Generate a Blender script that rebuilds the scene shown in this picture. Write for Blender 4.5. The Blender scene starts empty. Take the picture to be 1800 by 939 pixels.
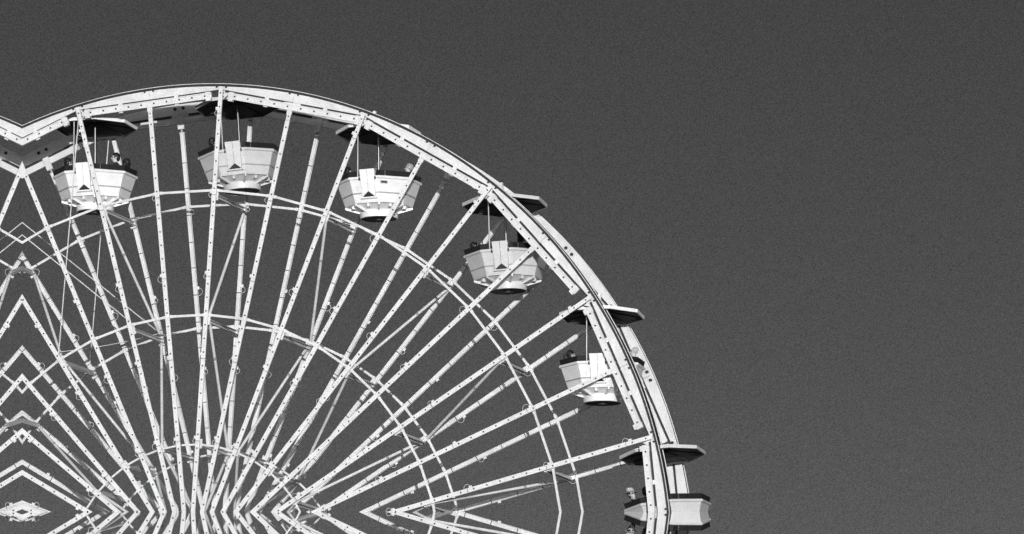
import bpy, bmesh, math, random
from mathutils import Vector, Matrix, noise
random.seed(7)
R = math.radians
scene = bpy.context.scene
COL = scene.collection

# ------------------------------------------------------------------ camera
RAD = 12.5                      # wheel radius in metres
HUB = Vector((0, 0, 13.75))     # hub height above the ground
F_PIX, IMG_W, IMG_H = 9994.35, 1800.0, 939.0
cam_data = bpy.data.cameras.new('camera')
cam_data.sensor_width = 36.0
cam_data.lens = F_PIX / IMG_W * 36.0
cam_data.clip_start = 0.5
cam_data.clip_end = 20000
cam = bpy.data.objects.new('camera', cam_data)
COL.objects.link(cam)
cam.location = HUB + RAD * Vector((3.5549192, -11.0897658, -0.96407594))
cam.rotation_euler = (1.70785015, 0, 0.25615204)
scene.camera = cam
CAM = cam.location.copy()
CROT = cam.rotation_euler.to_matrix()

# ------------------------------------------------------------------ sky, sun, exposure
SUN_AZ, SUN_EL = 19.0, 3.0      # degrees to the right of the wheel's face, above the horizon
SUN_DIR = Vector((math.sin(R(SUN_AZ)) * math.cos(R(SUN_EL)), -math.cos(R(SUN_AZ)) * math.cos(R(SUN_EL)), math.sin(R(SUN_EL))))
world = bpy.data.worlds.new('World')
scene.world = world
world.use_nodes = True
nt = world.node_tree
nt.nodes.clear()
w_out = nt.nodes.new('ShaderNodeOutputWorld')
w_bg = nt.nodes.new('ShaderNodeBackground')
w_sky = nt.nodes.new('ShaderNodeTexSky')
w_sky.sky_type = 'NISHITA'
w_sky.sun_disc = False
w_sky.sun_elevation = R(SUN_EL)
w_sky.sun_rotation = R(180 - SUN_AZ)
w_sky.altitude = 900
w_sky.air_density = 0.122
w_sky.dust_density = 1.25
w_sky.ozone_density = 1.0
w_sep = nt.nodes.new('ShaderNodeSeparateColor')           # black-and-white film behind a red filter
w_tc = nt.nodes.new('ShaderNodeTexCoord')
w_n = nt.nodes.new('ShaderNodeTexNoise')
w_n.inputs['Scale'].default_value = 6500.0
w_n.inputs['Detail'].default_value = 0.0
w_mr = nt.nodes.new('ShaderNodeMapRange')
w_mr.inputs['From Min'].default_value = 0.25
w_mr.inputs['From Max'].default_value = 0.75
w_mr.inputs['To Min'].default_value = 0.62
w_mr.inputs['To Max'].default_value = 1.38
w_mul = nt.nodes.new('ShaderNodeMath')
w_mul.operation = 'MULTIPLY'
nt.links.new(w_sky.outputs[0], w_sep.inputs[0])
nt.links.new(w_tc.outputs['Generated'], w_n.inputs['Vector'])
nt.links.new(w_n.outputs[0], w_mr.inputs['Value'])
nt.links.new(w_sep.outputs[0], w_mul.inputs[0])
nt.links.new(w_mr.outputs[0], w_mul.inputs[1])
nt.links.new(w_mul.outputs[0], w_bg.inputs['Color'])
w_bg.inputs['Strength'].default_value = 0.15
nt.links.new(w_bg.outputs[0], w_out.inputs['Surface'])

sun_data = bpy.data.lights.new('sun', 'SUN')
sun_data.energy = 3.3
sun_data.angle = R(0.5)
sun_data.color = (1.0, 1.0, 1.0)          # the photograph is black and white
sun = bpy.data.objects.new('sun', sun_data)
COL.objects.link(sun)
sun.rotation_euler = SUN_DIR.to_track_quat('Z', 'Y').to_euler()
sun.location = HUB + SUN_DIR * 60

vs = scene.view_settings
vs.view_transform = 'Standard'
vs.look = 'None'
vs.exposure = 0.0
vs.gamma = 1.0
vs.use_curve_mapping = False

# ------------------------------------------------------------------ materials (all grey: a black-and-white photograph)
def material(name, v, rough=0.5, grain=0.06, dirt=0.1, dirt_scale=1.5, metal=0.0, spec=0.4):
    m = bpy.data.materials.new(name)
    m.use_nodes = True
    t = m.node_tree
    b = t.nodes['Principled BSDF']
    b.inputs['Roughness'].default_value = rough
    b.inputs['Metallic'].default_value = metal
    b.inputs['Specular IOR Level'].default_value = spec
    tc = t.nodes.new('ShaderNodeTexCoord')
    n1 = t.nodes.new('ShaderNodeTexNoise')
    n1.inputs['Scale'].default_value = 42.0
    n1.inputs['Detail'].default_value = 1.0
    n2 = t.nodes.new('ShaderNodeTexNoise')
    n2.inputs['Scale'].default_value = dirt_scale
    n2.inputs['Detail'].default_value = 6.0
    n2.inputs['Roughness'].default_value = 0.65
    m1 = t.nodes.new('ShaderNodeMapRange')
    m1.inputs['From Min'].default_value = 0.3
    m1.inputs['From Max'].default_value = 0.7
    m1.inputs['To Min'].default_value = 1 - grain
    m1.inputs['To Max'].default_value = 1 + grain
    m2 = t.nodes.new('ShaderNodeMapRange')
    m2.inputs['From Min'].default_value = 0.35
    m2.inputs['From Max'].default_value = 0.6
    m2.inputs['To Min'].default_value = 1 - dirt
    m2.inputs['To Max'].default_value = 1.0
    a = t.nodes.new('ShaderNodeMath'); a.operation = 'MULTIPLY'
    c = t.nodes.new('ShaderNodeMath'); c.operation = 'MULTIPLY'; c.inputs[1].default_value = v
    L = t.links.new
    L(tc.outputs['Object'], n1.inputs['Vector']); L(tc.outputs['Object'], n2.inputs['Vector'])
    L(n1.outputs[0], m1.inputs['Value']); L(n2.outputs[0], m2.inputs['Value'])
    L(m1.outputs[0], a.inputs[0]); L(m2.outputs[0], a.inputs[1]); L(a.outputs[0], c.inputs[0])
    L(c.outputs[0], b.inputs['Base Color'])
    return m

WHITE = material('white_paint', 0.68, 0.45, 0.12, 0.20)
STRIP = material('light_strip_white', 0.69, 0.4, 0.12, 0.12)
PANEL_W = material('gondola_white', 0.84, 0.35, 0.10, 0.12)
PANEL_G = material('gondola_pale_grey', 0.60, 0.35, 0.12, 0.12)
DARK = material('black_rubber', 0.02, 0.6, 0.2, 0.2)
VINYL = material('black_vinyl', 0.010, 0.5, 0.3, 0.3, 3.0)
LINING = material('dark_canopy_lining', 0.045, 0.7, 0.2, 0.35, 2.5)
STEEL = material('galvanised_steel', 0.45, 0.35, 0.1, 0.2, metal=0.6)
CHROME = material('dark_steel_pole', 0.30, 0.28, 0.05, 0.2, metal=1.0)
GREYM = material('worn_grey_steel', 0.35, 0.5, 0.1, 0.3)
FLOORM = material('tub_underside', 0.30, 0.7, 0.1, 0.3)
SKIN = material('skin', 0.48, 0.5, 0.05, 0.05)
HAIR_D = material('dark_hair', 0.012, 0.5, 0.3, 0.3, 20)
HAIR_L = material('fair_hair', 0.35, 0.5, 0.3, 0.4, 20)
CLOTH_D = material('dark_cloth', 0.02, 0.8, 0.2, 0.2)
CLOTH_L = material('pale_cloth', 0.5, 0.8, 0.1, 0.1)
FADED = material('faded_print', 0.66, 0.5, 0.05, 0.05)
PRINT = material('dark_print', 0.25, 0.5, 0.05, 0.05)
GROUND = material('sand', 0.30, 0.9, 0.1, 0.2, 0.2)

# ------------------------------------------------------------------ mesh helpers
class MB:
    def __init__(self): self.v = []; self.f = []
    def add(self, vs, fs):
        o = len(self.v)
        self.v += [Vector(p) for p in vs]
        self.f += [tuple(i + o for i in f) for f in fs]
        return self
    def obox(self, c, ax, ay, az):
        c = Vector(c); ax = Vector(ax); ay = Vector(ay); az = Vector(az)
        if ax.cross(ay).dot(az) < 0: ax = -ax
        vs = [c + sx * ax + sy * ay + sz * az for sz in (-1, 1) for sy in (-1, 1) for sx in (-1, 1)]
        return self.add(vs, [(0, 2, 3, 1), (4, 5, 7, 6), (0, 1, 5, 4), (2, 6, 7, 3), (0, 4, 6, 2), (1, 3, 7, 5)])
    def box(self, x0, x1, y0, y1, z0, z1):
        return self.obox(((x0 + x1) / 2, (y0 + y1) / 2, (z0 + z1) / 2), ((x1 - x0) / 2, 0, 0), (0, (y1 - y0) / 2, 0), (0, 0, (z1 - z0) / 2))
    def beam(self, p0, p1, u, wu, wv):
        p0 = Vector(p0); p1 = Vector(p1); d = (p1 - p0); L = d.length; d.normalize()
        u = Vector(u); u = (u - u.dot(d) * d).normalized(); v = d.cross(u)
        return self.obox((p0 + p1) / 2, d * L / 2, u * wu / 2, v * wv / 2)
    def tube(self, p0, p1, r, n=8, r1=None):
        p0 = Vector(p0); p1 = Vector(p1); r1 = r if r1 is None else r1
        d = (p1 - p0).normalized()
        u = d.orthogonal().normalized(); v = d.cross(u)
        vs = [p0 + r * (math.cos(2 * math.pi * i / n) * u + math.sin(2 * math.pi * i / n) * v) for i in range(n)]
        vs += [p1 + r1 * (math.cos(2 * math.pi * i / n) * u + math.sin(2 * math.pi * i / n) * v) for i in range(n)]
        fs = [(i, (i + 1) % n, n + (i + 1) % n, n + i) for i in range(n)] + [tuple(range(n - 1, -1, -1)), tuple(range(n, 2 * n))]
        return self.add(vs, fs)
    def path(self, pts, r, n=4):
        for a, b in zip(pts, pts[1:]): self.tube(a, b, r, n)
        return self
    def sector(self, ri, ro, a0, a1, y0, y1, n, chord=False):
        vs = []
        for i in range(n + 1):
            a = a0 + (a1 - a0) * i / n
            r_in = ri
            if chord: r_in = ri * math.cos((a1 - a0) / 2) / math.cos(a - (a0 + a1) / 2)
            for r in (r_in, ro):
                for y in (y0, y1): vs.append((r * math.sin(a), y, r * math.cos(a)))
        fs = []
        for i in range(n):
            b = 4 * i
            for p, q in ((0, 1), (1, 3), (3, 2), (2, 0)): fs.append((b + p, b + q, b + 4 + q, b + 4 + p))
        fs += [(0, 2, 3, 1), (4 * n, 4 * n + 1, 4 * n + 3, 4 * n + 2)]
        return self.add(vs, fs)
    def prism(self, poly, off):
        n = len(poly); off = Vector(off)
        vs = [Vector(p) for p in poly] + [Vector(p) + off for p in poly]
        return self.add(vs, [tuple(range(n - 1, -1, -1)), tuple(range(n, 2 * n))] + [(i, (i + 1) % n, n + (i + 1) % n, n + i) for i in range(n)])
    def lathe(self, prof, n=24, cx=0, cy=0, a0=0.0):
        vs = []; m = len(prof)
        for i in range(n):
            a = a0 + 2 * math.pi * i / n
            for r, z in prof: vs.append((cx + r * math.sin(a), cy - r * math.cos(a), z))
        fs = []
        for i in range(n):
            j = (i + 1) % n
            for k in range(m - 1): fs.append((i * m + k, j * m + k, j * m + k + 1, i * m + k + 1))
        return self.add(vs, fs)
    def transform(self, M):
        o = MB(); o.v = [M @ p for p in self.v]
        o.f = [tuple(reversed(f)) for f in self.f] if M.determinant() < 0 else list(self.f)
        return o

def to_mesh(mb, name, mat, smooth=False, fix=True):
    me = bpy.data.meshes.new(name)
    me.from_pydata([tuple(p) for p in mb.v], [], mb.f)
    if fix:
        bm = bmesh.new(); bm.from_mesh(me)
        bmesh.ops.recalc_face_normals(bm, faces=bm.faces)
        bm.to_mesh(me); bm.free()
    me.materials.append(mat)
    if smooth:
        for p in me.polygons: p.use_smooth = True
        me.set_sharp_from_angle(angle=R(40))
    me.update()
    return me

def link(name, me, parent=None, kind=None):
    o = bpy.data.objects.new(name, me)
    COL.objects.link(o)
    if parent: o.parent = parent
    if kind: o['kind'] = kind
    return o

def obj(name, mb, mat, parent=None, smooth=False, kind=None):
    return link(name, to_mesh(mb, name, mat, smooth), parent, kind)

def empty(name, label, cat, group=None, loc=(0, 0, 0)):
    o = bpy.data.objects.new(name, None)
    o.empty_display_size = 0.3
    COL.objects.link(o)
    o.location = loc
    o['label'] = label; o['category'] = cat
    if group: o['group'] = group
    return o

def project(p):                       # p in world space -> photograph pixels
    c = CROT.transposed() @ (Vector(p) - CAM)
    return 900 + F_PIX * c.x / -c.z, 469.5 - F_PIX * c.y / -c.z

# The photographed wheel is folded like a kaleidoscope: everything left of one upright plane
# and below one level plane repeats what lies on the other side. Both planes, in hub space.
def fold_plane(nx, ny, nz):
    n = (CROT @ Vector((nx, ny, nz))).normalized()
    return n, (CAM - HUB).dot(n)
PLANE_A = fold_plane(1, 0, (39.0 - 900) / F_PIX)
PLANE_B = fold_plane(0, 1, -(900.0 - 469.5) / F_PIX)
def reflection(pl):
    n, d = pl
    M = Matrix.Identity(4)
    for i in range(3):
        for j in range(3): M[i][j] -= 2 * n[i] * n[j]
        M[i][3] = 2 * d * n[i]
    return M
REF = {(0, 0): Matrix.Identity(4), (1, 0): reflection(PLANE_A), (0, 1): reflection(PLANE_B)}
REF[(1, 1)] = REF[(0, 1)] @ REF[(1, 0)]

def side(mb, pl):
    n, d = pl
    s = [n.dot(p) - d for p in mb.v]
    if min(s) >= -1e-5: return 'in'
    if max(s) <= 0.004: return 'out'
    return 'cross'

def clip(mb, pl):
    n, d = pl
    me = bpy.data.meshes.new('tmp')
    me.from_pydata([tuple(p) for p in mb.v], [], mb.f)
    bm = bmesh.new(); bm.from_mesh(me)
    bmesh.ops.recalc_face_normals(bm, faces=bm.faces)
    bmesh.ops.bisect_plane(bm, geom=bm.verts[:] + bm.edges[:] + bm.faces[:], plane_co=n * d, plane_no=n, clear_inner=True)
    bm.verts.index_update()
    o = MB()
    o.v = [v.co.copy() for v in bm.verts]
    o.f = [tuple(v.index for v in f.verts) for f in bm.faces]
    bm.free(); bpy.data.meshes.remove(me)
    return o

def merge(a, b):
    o = MB(); o.v = list(a.v); o.f = list(a.f)
    return o.add(b.v, b.f)

def variants(mb):
    sa, sb = side(mb, PLANE_A), side(mb, PLANE_B)
    if sa == 'out' or sb == 'out': return []
    if sa == 'cross':
        mb = clip(mb, PLANE_A)
        if not mb.f: return []
    if sb == 'cross':
        mb = clip(mb, PLANE_B)
        if not mb.f: return []
    if sa == 'cross': mb = merge(mb, mb.transform(REF[(1, 0)]))
    if sb == 'cross': mb = merge(mb, mb.transform(REF[(0, 1)]))
    A = [(0, 1)] if sa == 'cross' else [(0,), (1,)]
    B = [(0, 1)] if sb == 'cross' else [(0,), (1,)]
    out = []
    for a in A:
        for b in B:
            M = REF[(a[0] if len(a) == 1 else 0, b[0] if len(b) == 1 else 0)]
            q = {(i, j) for i in a for j in b}
            out.append((mb if (0, 0) in q else mb.transform(M), q))
    return out

def near_view(mb, m=70):
    xs = [project(p + HUB) for p in mb.v]
    return (max(x for x, y in xs) > -m and min(x for x, y in xs) < IMG_W + m and
            max(y for x, y in xs) > -m and min(y for x, y in xs) < IMG_H + m)

# ------------------------------------------------------------------ the ground, far below the picture
g = MB()
g.add([(-6000, -6000, 0), (6000, -6000, 0), (6000, 6000, 0), (-6000, 6000, 0)], [(0, 1, 2, 3)])
go = obj('ground', g, GROUND)
go['kind'] = 'structure'

# ------------------------------------------------------------------ the wheel
wheel = empty('ferris_wheel', 'large white steel ferris wheel with rows of bulbs along its spokes', 'ferris wheel', loc=HUB)
far = {}
def wheel_part(name, mb, mat, subs=(), smooth=False, kind=None):
    made = []
    for v, q in variants(mb):
        if near_view(v): made.append((obj(name, v, mat, wheel, smooth, kind), q))
        else:
            far.setdefault(mat.name, MB()).add(v.v, v.f); made.append((None, q))
    for sname, smb, smat, skind in subs:
        for v, q in variants(smb):
            ps = [p for p, pq in made if pq & q]
            if not ps: continue
            if ps[0] is None or not near_view(v): far.setdefault(smat.name, MB()).add(v.v, v.f)
            else: obj(sname, v, smat, ps[0], False, skind)

W = 0.1002 * RAD                 # half the distance between the two sides
PHI = 0.06105                    # turn of the wheel
def ang(k): return PHI + (k - 2) * math.pi / 10
def rd(a): return Vector((math.sin(a), 0, math.cos(a)))
def tg(a): return Vector((math.cos(a), 0, -math.sin(a)))
Y = Vector((0, 1, 0))
RING = {1: 0.785 * RAD, 2: 0.5275 * RAD, 3: 0.261 * RAD}
JOINTS = [0.098 * RAD, 0.267 * RAD, 0.436 * RAD, 0.605 * RAD, 0.774 * RAD, 0.943 * RAD]

KS = [i * 0.5 for i in range(-8, 17)]
for s in (-1, 1):                # the near side, then the far side
    for k in KS:
        a = ang(k); d = rd(a); t = tg(a)
        main = abs(k - round(k)) < 0.1
        top = RAD - 0.02 if main else 0.9630 * RAD
        def P(r, u=0.0, v=0.0): return d * r + t * u + Y * (s * (W + v))
        tube_w = 0.085
        neck = s > 0 and not main
        m = MB().beam(P(0.75, 0, 0.03), P(0.944 * RAD if neck else top, 0, 0.03), t, tube_w if s < 0 else 0.10, 0.05)
        subs = []
        bulbs = MB(); conn = MB(); strap = MB()
        js = JOINTS + ([] if neck else [top + (0.02 if main else -0.03)])
        for i, (r0, r1) in enumerate(zip(js, js[1:])):
            wdt = 0.113 if i < 5 else 0.104
            sm = MB().beam(P(r0 + 0.006, 0, 0.072), P(r1 - 0.006, 0, 0.072), t, wdt, 0.032)
            subs.append(('light_strip', sm, STRIP, None))
            n = 6 if i < 5 else max(1, int((r1 - r0) / 0.34))
            stp = (r1 - r0) / n
            for j in range(n):
                r = r0 + (j + 0.5) * stp
                if s < 0:
                    bulbs.beam(P(r - 0.018, 0, 0.090), P(r + 0.018, 0, 0.090), t, 0.036, 0.014)
            if i < 4 or (i == 4 and s < 0 and main):
                e = -1 if s < 0 else 1       # connectors sit on one flank of the strip
                rj = r1
                jit = random.uniform(-0.03, 0.03)
                conn.beam(P(rj + 0.07 + jit, e * 0.075, 0.07), P(rj + 0.15 + jit, e * 0.075, 0.07), t, 0.055, 0.04)
                conn.beam(P(rj - 0.03, 0, 0.09), P(rj + 0.0, 0, 0.09), t, 0.122, 0.010)
                strap.beam(P(rj - 0.085, 0, 0.03), P(rj - 0.065, 0, 0.03), t, 0.107, 0.06)
                strap.beam(P(rj + 0.005, 0, 0.09), P(rj + 0.02, 0, 0.09), t, 0.118, 0.010)
                if random.random() < 0.55:
                    sz = random.uniform(0.07, 0.12); pts = []
                    for q in range(9):
                        th = -0.4 + q / 8 * (math.pi + 0.5)
                        pts.append(P(rj + 0.03 + sz * 0.9 * math.cos(th) - 0.02, e * (0.05 + sz * 1.1 * max(0, math.sin(th))), 0.07))
                    conn.path(pts, 0.0055, 4)
            if s > 0:                         # the far side shows strap bands between the joints
                for fr in (0.30, 0.62):
                    r = r0 + (r1 - r0) * fr
                    strap.beam(P(r, 0, 0.03), P(r + 0.018, 0, 0.03), t, 0.107, 0.06)
        if bulbs.v: subs.append(('light_bulbs', bulbs, DARK, 'stuff'))
        subs.append(('cable_connectors', conn, WHITE, 'stuff'))
        subs.append(('strap_bands', strap, DARK if s > 0 else GREYM, 'stuff'))
        if not main:
            if s < 0:
                br = MB().beam(P(0.9560 * RAD, 0, 0.07), P(0.9650 * RAD, 0, 0.07), t, 0.135, 0.05)
            else:
                br = MB().beam(P(0.9520 * RAD, 0, -0.01), P(0.9800 * RAD, 0, -0.03), t, 0.17, 0.03)
                br.beam(P(0.9520 * RAD, 0, 0.02), P(0.9600 * RAD, 0, 0.02), t, 0.145, 0.08)
                subs.append(('neck', MB().tube(P(0.9435 * RAD, 0, 0.03), P(0.953 * RAD, 0, 0.03), 0.032, 10), GREYM, None))
                subs.append(('neck_clamp', MB().beam(P(0.9420 * RAD, 0.012, 0.03), P(0.9445 * RAD, 0.012, 0.03), t, 0.135, 0.09), WHITE, None))
            subs.append(('end_bracket', br, WHITE, None))
        wheel_part('spoke', m, WHITE, subs)
    # ring bars
    for ring, rr in RING.items():
        for k in KS[:-1]:
            a0, a1 = ang(k), ang(k + 0.5)
            off = 0.02 if ring != 3 else 0.0
            p0 = rd(a0) * rr + tg(a0) * 0.06 + Y * s * (W - 0.03)
            p1 = rd(a1) * rr - tg(a1) * 0.06 + Y * s * (W - 0.03)
            w_ = 0.060 if ring < 3 else 0.046
            sub = []
            for p, q in (((p0, p1), (p1, p0)) if ring < 3 else ()):
                dd = (q - p).normalized()
                lug = MB().beam(p - dd * 0.02, p + dd * 0.06, rd((a0 + a1) / 2), 0.078, 0.06)
                sub.append(('lug', lug, WHITE, None))
            wheel_part('ring_bar', MB().beam(p0, p1, rd((a0 + a1) / 2), w_, 0.045), WHITE, sub)
    # rim: one bay between two gondola axles
    for i in range(-4, 8):
        a0, a1 = ang(i), ang(i + 1); am = (a0 + a1) / 2; g_ = 0.0004
        for h in (0, 1):
            b0 = a0 + g_ if h == 0 else am + g_
            b1 = am - g_ if h == 0 else a1 - g_
            # outer arc, straight inner edge
            n = 10; vs = []
            for q in range(n + 1):
                a = b0 + (b1 - b0) * q / n
                rin = 0.9945 * RAD * math.cos(R(9)) / math.cos(a - am)
                for r in (rin, RAD):
                    for y in (W - 0.02, W + 0.02): vs.append((r * math.sin(a), s * y, r * math.cos(a)))
            fs = []
            for q in range(n):
                b = 4 * q
                for p, q2 in ((0, 1), (1, 3), (3, 2), (2, 0)): fs.append((b + p, b + q2, b + 4 + q2, b + 4 + p))
            fs += [(0, 2, 3, 1), (4 * n, 4 * n + 1, 4 * n + 3, 4 * n + 2)]
            plate = MB().add(vs, fs)
            bolts = MB()
            for (ab, du) in (((b0, 0.11),) if h else ((b1, -0.11),)) + (((b1, -0.12),) if h else ((b0, 0.12),)):
                for sg in ((-1, 1)):
                    c = rd(ab) * (RAD - (0.014 if s < 0 else 0.06)) + tg(ab) * du
                    bolts.tube(c + Y * (W + 0.018) * s, c + Y * (W + 0.055) * s, 0.028, 6) if sg > 0 else \
                        bolts.tube(c + Y * (W - 0.018) * s, c + Y * (W - 0.06) * s, 0.045, 6)
            edge = MB().sector(RAD - 0.045, RAD - 0.028, b0, b1, s * (W + 0.021), s * (W + 0.028), 10)
            splice = MB()
            ab, du = (b1, -0.004) if h == 0 else (b1, -0.004)
            wheel_part('rim_plate', plate, WHITE, [('bolts', bolts, DARK, 'stuff'), ('stiffener', edge, WHITE, None)])
        ya, yb = (W - 0.40, W - 0.022) if s < 0 else (W + 0.17, W + 0.022)
        shell = MB().sector(RAD + 0.000, RAD + 0.028, a0 + g_, a1 - g_, s * ya, s * yb, 20)
        tape = MB().sector(RAD + 0.0282, RAD + 0.0655, a0 + g_, a1 - g_, s * (ya + 0.02), s * (W - 0.008), 20) if s < 0 else MB().sector(RAD + 0.0282, RAD + 0.040, a0 + g_, a1 - g_, W - 0.002, ya - 0.02, 20)
        if s < 0: tape.sector(RAD + 0.002, RAD + 0.0281, a0 + g_, a1 - g_, s * (W - 0.0215), s * (W - 0.008), 20)
        lip1 = MB().sector(RAD + 0.066, RAD + 0.080, a0 + g_, a1 - g_, s * (W - 0.012), s * (W + 0.030), 20) if s < 0 else MB().sector(RAD + 0.002, RAD + 0.054, a0 + g_, a1 - g_, W - 0.034, W - 0.021, 20)
        lip2 = MB().sector(RAD + 0.002, RAD + 0.080, a0 + g_, a1 - g_, s * (ya - 0.024), s * (ya - 0.002), 20) if s < 0 else MB().sector(RAD + 0.002, RAD + 0.056, a0 + g_, a1 - g_, ya + 0.002, ya + 0.024, 20)
        wheel_part('rim_shell', shell, GREYM, [('friction_strip', tape, DARK, None), ('rim_lip', lip1, WHITE, None), ('rim_lip', lip2, WHITE, None)])
        # straight light beam of the bay
        c = rd(am); u = tg(am); rb = 0.9712 * RAD; half = RAD * math.sin(R(9))
        e0, e1 = {0: (0.90, 0.82), 1: (0.90, 0.86), 2: (0.87, 0.985), 3: (0.90, 0.97), 4: (0.90, 0.83), 5: (0.88, 0.84)}.get(i % 6, (0.9, 0.85))
        if s > 0: e0, e1 = 0.88, 0.88
        q0 = c * rb - u * half * e0 + Y * s * (W + 0.075)
        q1 = c * rb + u * half * e1 + Y * s * (W + 0.075)
        bl = MB(); L = (q1 - q0).length; nn = 10
        if s < 0:
            for j in range(nn):
                p = q0 + (q1 - q0) * ((j + 0.5) / nn)
                bl.beam(p - u * 0.02 + Y * s * 0.05, p + u * 0.02 + Y * s * 0.05, c, 0.04, 0.018)
        sub = [('light_bulbs', bl, DARK, 'stuff')] if bl.v else []
        for qq, sg in ((q0, 1), (q1, -1)):
            cap = MB().beam(qq + u * sg * 0.02 - c * 0.02, qq + u * sg * 0.15 - c * 0.02, c, 0.235, 0.125)
            sub.append(('end_cap', cap, WHITE, None))
        for fr in (0.28, 0.72):
            p = q0 + (q1 - q0) * fr
            tie = MB().beam(p - c * 0.11 - Y * s * 0.05, p + c * 0.17 - Y * s * 0.05, u, 0.11, 0.03)
            sub.append(('tie_plate', tie, WHITE, None))
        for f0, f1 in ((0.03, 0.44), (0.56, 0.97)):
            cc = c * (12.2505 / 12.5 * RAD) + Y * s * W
            sl = MB().beam(cc + u * half * (2 * f0 - 1), cc + u * half * (2 * f1 - 1), c, 0.054, 0.046)  # dark strip in the slot, its colour standing in for the recess's shade
            sub.append(('slot_shade_strip', sl, DARK, None))
        rail = MB().beam(q0 - u * 0 + c * 0.062 + Y * s * 0.056, q1 + c * 0.062 + Y * s * 0.056, c, 0.02, 0.012)
        sub.append(('edge_rail', rail, WHITE, None))
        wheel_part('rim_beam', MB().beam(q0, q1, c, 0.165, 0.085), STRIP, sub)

# gondola axles, bearings, cross beams and lateral braces at each main spoke
for k in range(-4, 9):
    a = ang(k); d = rd(a); t = tg(a)
    ra = RAD - 0.15
    wheel_part('axle', MB().tube(d * ra - Y * (W - 0.02), d * ra + Y * (W - 0.02), 0.045, 12), STEEL, smooth=True)
    for s in (-1, 1):
        b = MB().obox(d * ra + Y * s * (W - 0.14), t * 0.07, d * 0.075, Y * 0.07)
        cap = MB().tube(d * ra + Y * s * (W - 0.22), d * ra + Y * s * (W - 0.205), 0.085, 12)
        gus = MB().prism([d * (ra - 0.16) + t * 0.06 + Y * s * (W - 0.05), d * (RAD - 0.03) + t * 0.06 + Y * s * (W - 0.05), d * (RAD - 0.03) + t * 0.34 + Y * s * (W - 0.05)], Y * s * 0.018)
        wheel_part('bearing_block', b, WHITE, [('bearing_cap', cap, GREYM, None), ('gusset_plate', gus, WHITE, None)])
    for ring, rr in RING.items():
        r = rr - 0.16 if ring < 3 else rr - 0.0
        p0, p1 = d * r - Y * (W - 0.05) + t * 0.02, d * r + Y * (W - 0.05) + t * 0.02
        m = MB().beam(p0, p1, d, 0.105, 0.016)
        m.beam(p0 + d * 0.046 + t * 0.041, p1 + d * 0.046 + t * 0.041, t, 0.066, 0.014)
        m.beam(p0 - d * 0.046 + t * 0.041, p1 - d * 0.046 + t * 0.041, t, 0.066, 0.014)
        sub = []
        for s, p in ((-1, p0), (1, p1)):
            sub.append(('clamp', MB().obox(d * (r + 0.03) + Y * s * (W - 0.075), t * 0.075, d * 0.12, Y * 0.03), WHITE, None))
        wheel_part('cross_beam', m, WHITE, sub)
    side0 = 1 if k % 2 == 0 else -1      # braces zigzag, starting on opposite sides at alternate spokes
    chain = [(RING[1] - 0.22, side0), (RING[2] - 0.02, -side0), (RING[3] + 0.02, side0), (0.9, -side0)]
    for (r0, s0), (r1, s1) in zip(chain, chain[1:]):
        p0 = d * r0 + Y * s0 * (W - 0.07) + t * 0.03
        p1 = d * r1 + Y * s1 * (W - 0.07) + t * 0.03
        dd = (p1 - p0).normalized()
        col = MB().tube(p0 + dd * 1.2, p0 + dd * 1.28, 0.046, 10)
        wheel_part('diagonal_brace', MB().tube(p0, p1, 0.038, 10), WHITE, [('collar', col, GREYM, None)], smooth=True)

# crossed stay cables in one bay
for s in (-1, 1):
    y = s * (W - 0.02)
    for (ka, ra_, kb, rb_) in ((0, RAD - 0.1, 1, RING[2] + 0.1), (1, RAD - 0.1, 0, RING[2] + 0.1)):
        p0 = rd(ang(ka)) * ra_ + Y * y; p1 = rd(ang(kb)) * rb_ + Y * y
        dd = (p1 - p0)
        tb = MB().tube(p0 + dd * 0.90, p0 + dd * 0.94, 0.028, 8)
        wheel_part('stay_cable', MB().tube(p0, p1, 0.014, 6), WHITE, [('turnbuckle', tb, GREYM, None)])
pts = []
c0 = rd(ang(0)) * (RING[2] + 0.22) - Y * W; c1 = rd(ang(1)) * (RING[2] + 0.1) + Y * W
for q in range(13):
    f = q / 12
    pts.append(c0.lerp(c1, f) - Vector((0, 0, 1)) * 0.25 * 4 * f * (1 - f) * 0.25)
wheel_part('stay_cable', MB().path(pts, 0.01, 5), WHITE)
for mn, mb in far.items():
    o = obj('framework', mb, bpy.data.materials[mn], wheel, kind='stuff')

# ------------------------------------------------------------------ gondolas (local space: pivot axle at the origin, door facing -Y)
A8 = [R(22.5 + 45 * i) for i in range(8)]          # octagon corners
def oct_pt(r, i, z): return Vector((r * math.sin(A8[i % 8]), -r * math.cos(A8[i % 8]), z))
def face_frame(i):                                  # facet between corners i-1 and i: outward normal, tangent
    a = A8[i % 8] - R(22.5)
    return Vector((math.sin(a), -math.cos(a), 0)), Vector((math.cos(a), math.sin(a), 0))
CA = math.cos(R(22.5))
def oct_ring(prof):
    m = MB(); n = len(prof); vs = []
    for i in range(8):
        for r, z in prof: vs.append(oct_pt(r, i, z))
    fs = []
    for i in range(8):
        j = (i + 1) % 8
        for k in range(n): fs.append((i * n + k, j * n + k, j * n + (k + 1) % n, i * n + (k + 1) % n))
    return m.add(vs, fs)
def facet_slab(i, r0, z0, r1, z1, th, gap=0.006):
    """a flat slab on facet i, from circumradius r0 at z0 up to r1 at z1"""
    a, b = oct_pt(r0, i - 1, z0), oct_pt(r0, i, z0)
    c, e = oct_pt(r1, i, z1), oct_pt(r1, i - 1, z1)
    n, t = face_frame(i)
    a += t * gap; e += t * gap; b -= t * gap; c -= t * gap
    return MB().prism([a, b, c, e], -n * th)

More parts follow.
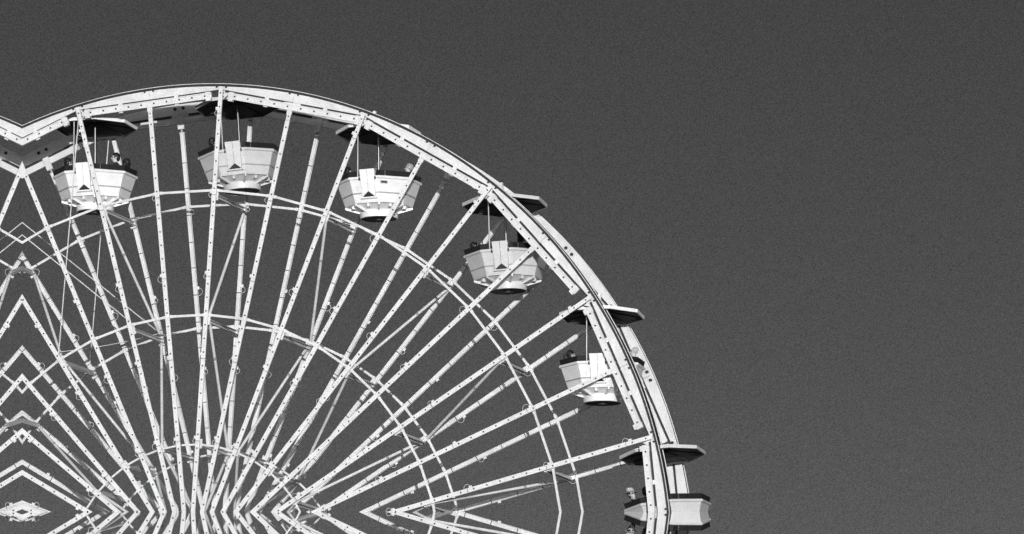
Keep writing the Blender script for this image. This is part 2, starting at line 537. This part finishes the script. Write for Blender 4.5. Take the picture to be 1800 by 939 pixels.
MESH = {}
def build_gondola_meshes(tag, panel):
    P = []                                           # (name, mb, material, parent index or None, smooth, kind, label)
    def add(*a, smooth=False, kind=None): P.append(list(a) + [smooth, kind]); return len(P) - 1
    # canopy
    can = oct_ring([(1.095, -0.38), (1.095, -0.295), (0.10, -0.15), (0.06, -0.15), (0.06, -0.165), (1.06, -0.312), (1.06, -0.38)])
    c = add('canopy', can, panel, None)
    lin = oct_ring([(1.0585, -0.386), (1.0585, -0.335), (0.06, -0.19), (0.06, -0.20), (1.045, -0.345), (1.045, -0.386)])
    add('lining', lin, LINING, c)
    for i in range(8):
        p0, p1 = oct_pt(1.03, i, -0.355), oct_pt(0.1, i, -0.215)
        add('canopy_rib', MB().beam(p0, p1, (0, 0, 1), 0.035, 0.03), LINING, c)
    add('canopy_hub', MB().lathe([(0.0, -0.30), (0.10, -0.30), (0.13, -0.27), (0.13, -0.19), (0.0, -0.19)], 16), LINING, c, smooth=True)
    # hanger above the canopy: a post, its gusset and the sleeve round the axle
    h = add('hanger', MB().box(-0.033, 0.033, -0.29, -0.21, -0.20, 0.20), panel, None)
    add('hanger_gusset', MB().prism([(-0.012, -0.215, -0.17), (-0.012, 0.28, -0.17), (-0.012, -0.215, 0.10)], (0.024, 0, 0)), panel, h)
    add('hanger_gusset', MB().prism([(-0.012, -0.285, -0.17), (-0.012, -0.62, -0.21), (-0.012, -0.285, 0.02)], (0.024, 0, 0)), panel, h)
    add('axle_sleeve', MB().tube((0, -0.62, -0.13), (0, 0.62, -0.13), 0.07, 14), GREYM, h, smooth=True)
    # poles
    add('centre_pole', MB().tube((0, 0, -2.25), (0, 0, -0.25), 0.036, 14), CHROME, None, smooth=True)
    add('side_pole', MB().tube((-0.19, -0.965, -1.66), (-0.19, -0.93, -0.30), 0.019, 10), STEEL, None, smooth=True)
    # tub: floor core, panels, lip
    RT, RB, ZT, ZB = 1.065, 0.87, -1.675, -2.25
    def rz(z): return RB + (RT - RB) * (z - ZB) / (ZT - ZB)
    core = oct_ring([(RT - 0.035, ZT), (RB - 0.035, ZB + 0.01), (0.10, ZB + 0.01), (0.10, ZB + 0.05), (RB - 0.075, ZB + 0.05), (RT - 0.075, ZT)])
    tb = add('tub', core, FLOORM, None)
    seam1 = -1.80
    for i in range(8):
        add('panel', facet_slab(i, rz(seam1 + 0.0002), seam1 + 0.0002, rz(ZT), ZT, 0.03, 0.002), panel, tb)
        add('panel', facet_slab(i, RB, ZB, rz(seam1 - 0.0002), seam1 - 0.0002, 0.03, 0.0015), panel, tb)
    add('lip', oct_ring([(1.05, -1.70), (1.085, -1.705), (1.105, -1.69), (1.11, -1.66), (1.095, -1.635), (1.06, -1.63), (0.99, -1.635), (0.99, -1.67)]), panel, tb)
    add('floor_rim', oct_ring([(RB - 0.002, ZB - 0.03), (RB - 0.002, ZB - 0.002), (RB - 0.09, ZB - 0.002), (RB - 0.09, ZB - 0.03)]), panel, tb)
    # padded rail round the top, in sections
    rl = add('rail', oct_ring([(1.03, -1.63), (1.05, -1.56), (1.03, -1.56), (1.01, -1.63)]), VINYL, None)
    for i in range(8):
        n, t = face_frame(i)
        for h_ in (0, 1):
            if i == 0: continue
            a0, a1 = (0.0, 0.5) if h_ == 0 else (0.5, 1.0)
            def q(r, z, f): return oct_pt(r, i - 1, z).lerp(oct_pt(r, i, z), f)
            g0, g1 = a0 + (0.0 if h_ == 0 else 0.008), a1 - (0.008 if h_ == 0 else 0.0)
            poly = [q(1.062, -1.635, g0), q(1.062, -1.635, g1), q(1.10, -1.495, g1), q(1.10, -1.495, g0)]
            add('rail_pad', MB().prism(poly, -n * 0.045), VINYL, rl)
    n, t = face_frame(0)
    for u0, u1 in ((-0.42, -0.20), (0.335, 0.425)):
        poly = [Vector((u0, -1.062 * CA, -1.635)), Vector((u1, -1.062 * CA, -1.635)), Vector((u1 * 1.03, -1.10 * CA, -1.495)), Vector((u0 * 1.03, -1.10 * CA, -1.495))]
        add('rail_pad', MB().prism(poly, -n * 0.045), VINYL, rl)
    # two-leaf door on the front facet
    dz0, dz1, dzn = -2.16, -1.49, -2.02
    uc = 0.10
    ytop, ybot = -1.075, -0.945
    def dy(z): return ybot + (ytop - ybot) * (z - dz0) / (dz1 - dz0)
    dr = add('door', MB().prism([(uc - 0.17, dy(dz1) + 0.03, dz1 - 0.02), (uc + 0.17, dy(dz1) + 0.03, dz1 - 0.02), (uc + 0.15, dy(dz0) + 0.05, dz0 + 0.006), (uc - 0.15, dy(dz0) + 0.05, dz0 + 0.006)], (0, 0.06, 0)), DARK, None)  # black backing slab: shade of the notch under the leaves, put in as colour
    for sg in (-1, 1):
        ch = [Vector((uc + sg * 0.198, dy(dz1) + 0.019, dz1)), Vector((uc + sg * 0.173, dy(dz0) + 0.019, dz0)), Vector((uc + sg * 0.173, dy(dz0) + 0.13, dz0)), Vector((uc + sg * 0.198, dy(dz1) + 0.10, dz1))]
        add('door_cheek', MB().prism(ch, (-sg * 0.018, 0, 0)), panel, dr)
    for sg in (-1, 1):
        poly = [Vector((uc + sg * 0.006, dy(dz1), dz1)), Vector((uc + sg * 0.20, dy(dz1), dz1)), Vector((uc + sg * 0.175, dy(dz0), dz0)), Vector((uc + sg * 0.004, dy(dzn), dzn))]
        add('door_leaf', MB().prism(poly, (0, 0.018, 0)), panel, dr)
        add('door_cap', MB().beam((uc + sg * 0.006, dy(dz1) + 0.02, dz1 + 0.012), (uc + sg * 0.20, dy(dz1) + 0.02, dz1 + 0.012), (0, 0, 1), 0.028, 0.06), panel, dr)
    add('door_sill', MB().box(uc - 0.20, uc + 0.20, dy(dz0) - 0.01, dy(dz0) + 0.12, dz0 - 0.035, dz0 - 0.002), panel, dr)
    for sg in (-1, 1):
        add('hinge', MB().box(uc + sg * 0.215 - 0.012, uc + sg * 0.215 + 0.012, dy(-1.70) - 0.03, dy(-1.70) + 0.02, -1.73, -1.66), DARK, dr)
    # latch on the rail beside the door
    n1, t1 = face_frame(1)
    base = oct_pt(1.105, 0, -1.57)
    lt = add('latch', MB().obox(base + t1 * 0.075 + n1 * 0.005, t1 * 0.06, n1 * 0.015, Vector((0, 0, 0.06))), VINYL, None)
    for dzz in (-0.045, 0.0, 0.045):
        add('latch_pin', MB().obox(base + t1 * 0.155 + n1 * 0.008 + Vector((0, 0, dzz)), t1 * 0.012, n1 * 0.012, Vector((0, 0, 0.009))), STEEL, lt)
    # underside: ribs from the corners to the bearing drum
    dm = MB().lathe([(0.0, -2.335), (0.475, -2.335), (0.485, -2.345), (0.485, -2.57), (0.47, -2.578), (0.45, -2.578), (0.45, -2.555), (0.0, -2.555)], 40)
    dr2 = add('drum', dm, panel, None, smooth=True)
    add('drum_base', MB().lathe([(0.0, -2.56), (0.448, -2.56), (0.448, -2.572), (0.12, -2.572), (0.12, -2.62), (0.0, -2.62)], 32), DARK, dr2)
    for i in range(6):
        a = R(20 + 60 * i)
        p = Vector((0.484 * math.sin(a), -0.484 * math.cos(a), -2.40))
        add('drum_bolt', MB().tube(p, p + Vector((math.sin(a), -math.cos(a), 0)) * 0.015, 0.02, 8), DARK, dr2)
    add('underside', oct_ring([(RB - 0.10, ZB - 0.032), (RB - 0.12, ZB - 0.032), (0.40, -2.40), (0.50, -2.40)]), panel, dr2)
    for i in range(8):
        o_ = oct_pt(1, i, 0)
        sd = o_.cross(Vector((0, 0, 1))).normalized() * 0.02
        rib = MB().prism([oct_pt(RB - 0.005, i, ZB - 0.032) - sd, oct_pt(0.45, i, -2.36) - sd, oct_pt(0.45, i, -2.435) - sd, oct_pt(0.52, i, -2.435) - sd, oct_pt(RB - 0.005, i, ZB - 0.085) - sd], sd * 2)
        add('floor_rib', rib, panel, dr2)
        n, t = face_frame(i)
        add('floor_tab', MB().obox(n * 0.70 + Vector((0, 0, ZB - 0.075)), t * 0.026, n * 0.05, Vector((0, 0, 0.04))), panel, dr2)
    # bench inside
    add('bench', oct_ring([(0.96, -2.06), (0.96, -2.03), (0.52, -2.03), (0.52, -2.06)]), GREYM, None)
    tip = Matrix.Translation((0, 0, -0.30)) @ Matrix.Rotation(R(-3.0), 4, 'X') @ Matrix.Translation((0, 0, 0.30))
    for p in P:                                       # the canopies sit tipped up a little at the front
        if p[0] in ('canopy', 'lining', 'canopy_rib', 'canopy_hub'): p[1] = p[1].transform(tip)
    MESH[tag] = P

build_gondola_meshes('white', PANEL_W)
build_gondola_meshes('grey', PANEL_G)
CACHE = {}

def gondola(k, tag, tilt, yaw, label, number=None, plaque=False, push=False, folded=False):
    piv = HUB + rd(ang(k)) * RAD + Vector(({1: 0.04, 4: -0.02, 5: -0.06, 6: -0.09}.get(k, 0), 0, 0))
    M = Matrix.Translation(piv) @ Matrix.Rotation(R(-tilt), 4, 'Y') @ Matrix.Rotation(R(-2.0), 4, 'X') @ Matrix.Rotation(R(yaw), 4, 'Z')
    base = Matrix.Translation((0, 0, -2.58))
    root = empty('gondola', label, 'gondola', 'gondolas hanging from the wheel')
    root.matrix_world = M @ base
    inv = base.inverted()
    objs = []
    for idx, (name, mb, mat, par, smooth, kind) in enumerate(MESH[tag]):
        pair = (root, root) if par is None else objs[par]
        if folded:
            pieces = fold(mb, M)
            made = [link(name, to_mesh(q.transform(inv), name, mat, smooth), pair[j] or root, kind) for j, q in enumerate(pieces)]
            objs.append((made[0], made[-1]) if made else (None, None))
        else:
            if (tag, idx) not in CACHE: CACHE[(tag, idx)] = to_mesh(mb.transform(inv), name, mat, smooth)
            o = link(name, CACHE[(tag, idx)], pair[0], kind)
            objs.append((o, o))
    def text(name, body, size, loc, n, t, mat):
        cu = bpy.data.curves.new(name, 'FONT'); cu.body = body; cu.size = size
        cu.align_x = 'CENTER'; cu.align_y = 'CENTER'; cu.extrude = 0.001
        cu.materials.append(mat)
        tmp = bpy.data.objects.new(name, cu); COL.objects.link(tmp)
        dg = bpy.context.evaluated_depsgraph_get()
        me = bpy.data.meshes.new_from_object(tmp.evaluated_get(dg))
        bpy.data.objects.remove(tmp)
        o = link(name, me, root)
        up = n.cross(t).normalized()
        mm = Matrix((t.normalized(), up, n.normalized())).transposed().to_4x4()
        mm.translation = inv @ loc
        o.matrix_local = mm
        return o
    slope = Vector((0, -(1.065 - 0.87) * CA, -1.675 + 2.25)).normalized()     # up the front facet
    n0, t0 = face_frame(0)
    nf = t0.cross(slope).normalized()
    def on_panel(u, z): return Vector((u, -(0.87 + 0.195 * (z + 2.25) / 0.575) * CA, z)) + nf * 0.004
    if number: text('number', number, 0.17, on_panel(-0.21, -1.93), nf, t0, FADED)
    if push:
        for sg in (-1, 1):
            nd = t0.cross(Vector((0, -0.13, 0.67)).normalized())
            text('lettering', 'PUSH', 0.058, Vector((0.10 + sg * 0.10, -1.0615 - 0.004, -1.56)), nd, t0, FADED)
    if plaque:
        n1, t1 = face_frame(1)
        c = oct_pt(1.03, 0, -1.79) + t1 * 0.13 + n1 * 0.012
        o = obj('plaque', MB().obox(inv @ c, t1 * 0.095, n1 * 0.006, Vector((0, 0, 0.035))), PRINT, root)
        link('plaque_plate', to_mesh(MB().obox(inv @ (c + n1 * 0.009), t1 * 0.07, n1 * 0.002, Vector((0, 0, 0.018))), 'plaque_plate', DARK), o)
    return M

def fold(mb, M):
    """fold a mesh given in local space M at the level plane: one joined mesh where it meets the plane, else two"""
    n, d = PLANE_B
    q = M.to_3x3().transposed() @ n
    pl = (q, d - n.dot(M.translation - HUB))
    st = side(mb, pl)
    if st == 'out': return []
    if st == 'in': return [mb, mb.transform(reflection(pl))]
    mb = clip(mb, pl)
    return [merge(mb, mb.transform(reflection(pl)))] if mb.f else []

G = {}
G[1] = gondola(1, 'white', 1.2, -4.5, 'white gondola with three dark-haired riders, nearest the left edge')
G[2] = gondola(2, 'grey', 4.5, 1.5, 'pale grey gondola at the very top of the wheel, tilted slightly', number='9')
G[3] = gondola(3, 'white', 1.2, -6.0, 'white gondola with small dark plaque, third from the left edge', number='8', plaque=True)
G[4] = gondola(4, 'grey', 2.6, 0.0, 'pale grey gondola carrying a long-haired rider, fourth from the left')
G[5] = gondola(5, 'white', 0.7, 1.5, 'white gondola with a bald rider, partly behind the right rim', number='6', plaque=True, push=True)
G[6] = gondola(6, 'grey', 6.0, -2.0, 'lowest pale grey gondola at bottom right, its tub mirrored below', folded=True)

# ------------------------------------------------------------------ riders
def ellipsoid(m, c, r, seg=14, rings=9):
    c = Vector(c); vs = [c + Vector((0, 0, r[2]))]; fs = []
    for i in range(1, rings):
        th = math.pi * i / rings
        for j in range(seg):
            p = 2 * math.pi * j / seg
            vs.append(c + Vector((r[0] * math.sin(th) * math.cos(p), r[1] * math.sin(th) * math.sin(p), r[2] * math.cos(th))))
    vs.append(c - Vector((0, 0, r[2])))
    for j in range(seg): fs.append((0, 1 + j, 1 + (j + 1) % seg))
    for i in range(rings - 2):
        for j in range(seg):
            a = 1 + i * seg + j; b = 1 + i * seg + (j + 1) % seg
            fs.append((a, a + seg, b + seg, b))
    e = len(vs) - 1
    for j in range(seg): fs.append((e, 1 + (rings - 2) * seg + (j + 1) % seg, 1 + (rings - 2) * seg + j))
    m.add(vs, fs)
def limb(m, p0, p1, r0, r1):
    p0 = Vector(p0); p1 = Vector(p1)
    m.tube(p0, p1, r0, 12, r1)
    ellipsoid(m, p0, (r0, r0, r0)); ellipsoid(m, p1, (r1, r1, r1))

def remesh(mb, voxel, name):
    me = bpy.data.meshes.new(name)
    me.from_pydata([tuple(p) for p in mb.v], [], mb.f)
    o = bpy.data.objects.new(name, me); COL.objects.link(o)
    md = o.modifiers.new('r', 'REMESH'); md.mode = 'VOXEL'; md.voxel_size = voxel
    ms = o.modifiers.new('s', 'SMOOTH'); ms.factor = 0.5; ms.iterations = 3
    dg = bpy.context.evaluated_depsgraph_get()
    ev = o.evaluated_get(dg); em = ev.to_mesh()
    out = MB(); out.v = [v.co.copy() for v in em.vertices]; out.f = [tuple(p.vertices) for p in em.polygons]
    ev.to_mesh_clear(); bpy.data.objects.remove(o); bpy.data.meshes.remove(me)
    return out

def torso_shape(m, grow=0.0, body=True, hh=0.70):
    """seated, facing +Y, seat at z=0, head centre at z=hh"""
    k = hh / 0.70
    ellipsoid(m, (0, 0, 0.10), (0.165 + grow, 0.125 + grow, 0.12 + grow))
    limb(m, (0, 0, 0.12), (0, -0.01, 0.36 * k), 0.125 + grow, 0.13 + grow)
    ellipsoid(m, (0, 0.0, 0.40 * k), (0.17 + grow, 0.11 + grow, 0.13 + grow))
    for sg in (-1, 1):
        sh = Vector((sg * 0.175, -0.005, 0.475 * k)); el = Vector((sg * 0.215, 0.05, 0.225 * k)); wr = Vector((sg * 0.13, 0.25, 0.17))
        limb(m, (sg * 0.08, 0, 0.49 * k), sh, 0.06 + grow, 0.055 + grow)
        limb(m, sh, el, 0.05 + grow, 0.04 + grow)
        limb(m, el, wr if body else el.lerp(wr, 0.8), 0.04 + grow, 0.028 + grow)
        if body:
            palm = wr + Vector((-sg * 0.02, 0.055, -0.005))
            limb(m, wr, palm, 0.026, 0.032)
            for f in range(4):
                b = palm + Vector(((f - 1.5) * 0.021, 0.03, 0.0))
                ln = (0.03, 0.036, 0.033, 0.025)[f if sg > 0 else 3 - f]
                mid = b + Vector((0, ln, 0.004)); limb(m, b, mid, 0.0095, 0.009); limb(m, mid, mid + Vector((0, ln * 0.7, -0.022)), 0.009, 0.008)
            th = palm + Vector((-sg * 0.03, -0.01, 0)); limb(m, th, th + Vector((-sg * 0.03, 0.035, -0.005)), 0.011, 0.009)
            limb(m, (sg * 0.09, 0.02, 0.09), (sg * 0.12, 0.36, 0.10), 0.082, 0.058)
            limb(m, (sg * 0.12, 0.36, 0.10), (sg * 0.12, 0.38, -0.17), 0.055, 0.038)
            limb(m, (sg * 0.12, 0.38, -0.18), (sg * 0.125, 0.50, -0.19), 0.036, 0.03)

def person(k, loc, look, label, hair='short', hair_mat=None, shirt=None, head_z=-1.3, hat=False, glasses=False, group='riders in the gondolas', scale=1.0):
    M0 = G[k]
    face = math.degrees(math.atan2(loc[0], -loc[1]))      # seated towards the centre pole, the head turned by 'look'
    seat = -2.03
    rr = math.hypot(loc[0], loc[1]); base = min(rr, 0.70)     # hips stay on the bench, the back leans on the rail
    lean = (rr - base) / (head_z - seat)
    loc = (loc[0] * base / rr, loc[1] * base / rr)
    hh = head_z - seat
    body = MB()
    torso_shape(body, 0.0, True, hh)
    limb(body, (0, -0.005, 0.46 * hh / 0.7), (0, 0.01, hh - 0.06), 0.056, 0.05)
    head = MB()
    ellipsoid(head, (0, 0.0, hh + 0.025), (0.076, 0.095, 0.098))              # skull
    ellipsoid(head, (0, 0.035, hh - 0.045), (0.058, 0.062, 0.072))            # jaw
    limb(head, (0, 0.090, hh + 0.02), (0, 0.112, hh - 0.02), 0.011, 0.017)    # nose
    ellipsoid(head, (0, 0.088, hh - 0.062), (0.026, 0.014, 0.010))            # lips
    ellipsoid(head, (0, 0.075, hh + 0.045), (0.055, 0.022, 0.012))            # brow
    for sg in (-1, 1): ellipsoid(head, (sg * 0.080, -0.005, hh), (0.014, 0.022, 0.034))
    head = head.transform(Matrix.Rotation(R(look - face), 4, 'Z')); body.add(head.v, head.f)
    bm_ = remesh(body, 0.013, 'body')
    Mp = M0 @ Matrix.Translation(Vector((loc[0], loc[1], seat))) @ Matrix.Rotation(R(face), 4, 'Z')
    folded = k == 6
    def put(name, mb, mat, parent, smooth=True):
        for v in mb.v: v.y -= lean * max(0.0, v.z)
        pieces = fold(mb, Mp) if folded else [mb]
        made = [link(name, to_mesh(q, name, mat, smooth, fix=not smooth), parent) for q in pieces]
        return made[0] if made else None
    turn = Matrix.Rotation(R(look - face), 4, 'Z')
    root = empty('person', label, 'person', group)
    root.matrix_world = Mp
    put('body', bm_, SKIN, root)
    sh = MB(); torso_shape(sh, 0.012, False, hh)
    limb(sh, (0, 0, 0.44 * hh / 0.7), (0, 0.0, hh - 0.16), 0.08, 0.066)
    put('shirt', remesh(sh, 0.016, 'shirt'), shirt or CLOTH_D, root)
    tr = MB()
    for sg in (-1, 1):
        limb(tr, (sg * 0.09, 0.0, 0.09), (sg * 0.12, 0.36, 0.10), 0.096, 0.068); limb(tr, (sg * 0.12, 0.36, 0.10), (sg * 0.12, 0.38, -0.14), 0.065, 0.05)
    put('trousers', remesh(tr, 0.016, 'trousers'), CLOTH_D, root)
    for sg in (-1, 1):
        e = MB(); ellipsoid(e, (sg * 0.032, 0.083, hh + 0.02), (0.013, 0.009, 0.008), 8, 6); put('eye', e.transform(turn), DARK, root)
    if hair != 'bald':
        h = MB()
        ellipsoid(h, (0, -0.012, hh + 0.042), (0.092, 0.104, 0.098), 18, 12)
        ellipsoid(h, (0, -0.055, hh - 0.01), (0.085, 0.062, 0.085), 14, 9)
        if hair == 'long':
            for q in range(5):
                x = (q - 2) * 0.035
                limb(h, (x, -0.06, hh), (x * 1.25, -0.085, hh - 0.27), 0.045, 0.032)
            for sg in (-1, 1): limb(h, (sg * 0.082, -0.01, hh + 0.03), (sg * 0.088, 0.01, hh - 0.22), 0.03, 0.024)
        if hair == 'tail':
            limb(h, (0, -0.10, hh + 0.04), (0.0, -0.19, hh + 0.0), 0.035, 0.03); limb(h, (0, -0.19, hh), (0.0, -0.21, hh - 0.12), 0.03, 0.012)
        hm = remesh(h, 0.010, 'hair')
        for v in hm.v:
            v += 0.012 * noise.noise_vector(v * 28) + 0.006 * noise.noise_vector(v * 70)
            if v.y > 0.045 and v.z < hh + 0.05: v.y = 0.045 - 0.3 * (v.y - 0.045)
        put('hair', hm.transform(turn), hair_mat or HAIR_D, root)
    if hat:
        hb = MB().lathe([(0.085, hh + 0.055), (0.155, hh + 0.045), (0.165, hh + 0.05), (0.155, hh + 0.057), (0.104, hh + 0.07), (0.098, hh + 0.12), (0.088, hh + 0.165), (0.06, hh + 0.18), (0.0, hh + 0.172)], 28)
        ho = put('hat', hb.transform(turn), CLOTH_L, root)
        put('hat_band', MB().lathe([(0.1075, hh + 0.068), (0.1075, hh + 0.092)], 28), PRINT, ho or root)
    if glasses:
        gl = MB()
        for sg in (-1, 1): ellipsoid(gl, (sg * 0.034, 0.098, hh + 0.015), (0.028, 0.007, 0.02), 10, 6)
        gl.tube((-0.07, 0.09, hh + 0.02), (0.07, 0.09, hh + 0.02), 0.004, 5)
        for sg in (-1, 1): gl.tube((sg * 0.065, 0.088, hh + 0.02), (sg * 0.085, 0.0, hh + 0.015), 0.004, 5)
        put('sunglasses', gl.transform(turn), DARK, root)

# facing: 0 looks to the back (+Y), 90 to the left, -90 to the right, 180 towards the viewer
person(1, (-0.80, 0.10), -35, 'short-haired rider in black seen from behind, left in the leftmost white gondola', head_z=-1.20)
person(1, (0.52, 0.15), 115, 'dark-haired rider in black looking left, right side of leftmost white gondola', head_z=-1.15)
person(1, (0.86, 0.0), 60, 'low-sitting dark-haired rider at right rail of leftmost white gondola', head_z=-1.36, hair='long')
person(2, (-0.72, 0.0), -20, 'dark-haired rider alone in the topmost pale grey gondola', head_z=-1.20)
person(3, (-0.86, 0.05), -30, 'dark-haired rider behind a spoke, left in white gondola with plaque', head_z=-1.27)
person(3, (0.85, 0.0), 100, 'fair-haired rider behind a spoke, right in white gondola with plaque', hair='short', hair_mat=HAIR_L, shirt=CLOTH_L, head_z=-1.30)
person(4, (0.34, 0.10), 80, 'rider with long dark hair sitting under the fourth canopy', hair='long', head_z=-0.98)
person(4, (-0.80, -0.10), -60, 'rider in black hunched low at left rail of the fourth gondola', head_z=-1.38)
person(5, (-0.80, 0.0), -60, 'rider with a dark ponytail, left in gondola behind the right rim', hair='tail', head_z=-1.32, shirt=CLOTH_L)
person(5, (0.84, 0.0), 100, 'bald rider between the near and far rims at right', hair='bald', head_z=-1.29, shirt=CLOTH_L)
person(6, (-0.90, 0.0), -130, 'rider in a pale brimmed hat and sunglasses in lowest gondola', hair='short', hat=True, glasses=True, head_z=-1.22)
person(6, (-0.42, -0.42), 10, 'black-haired rider beside the rim in lowest gondola', head_z=-1.28)
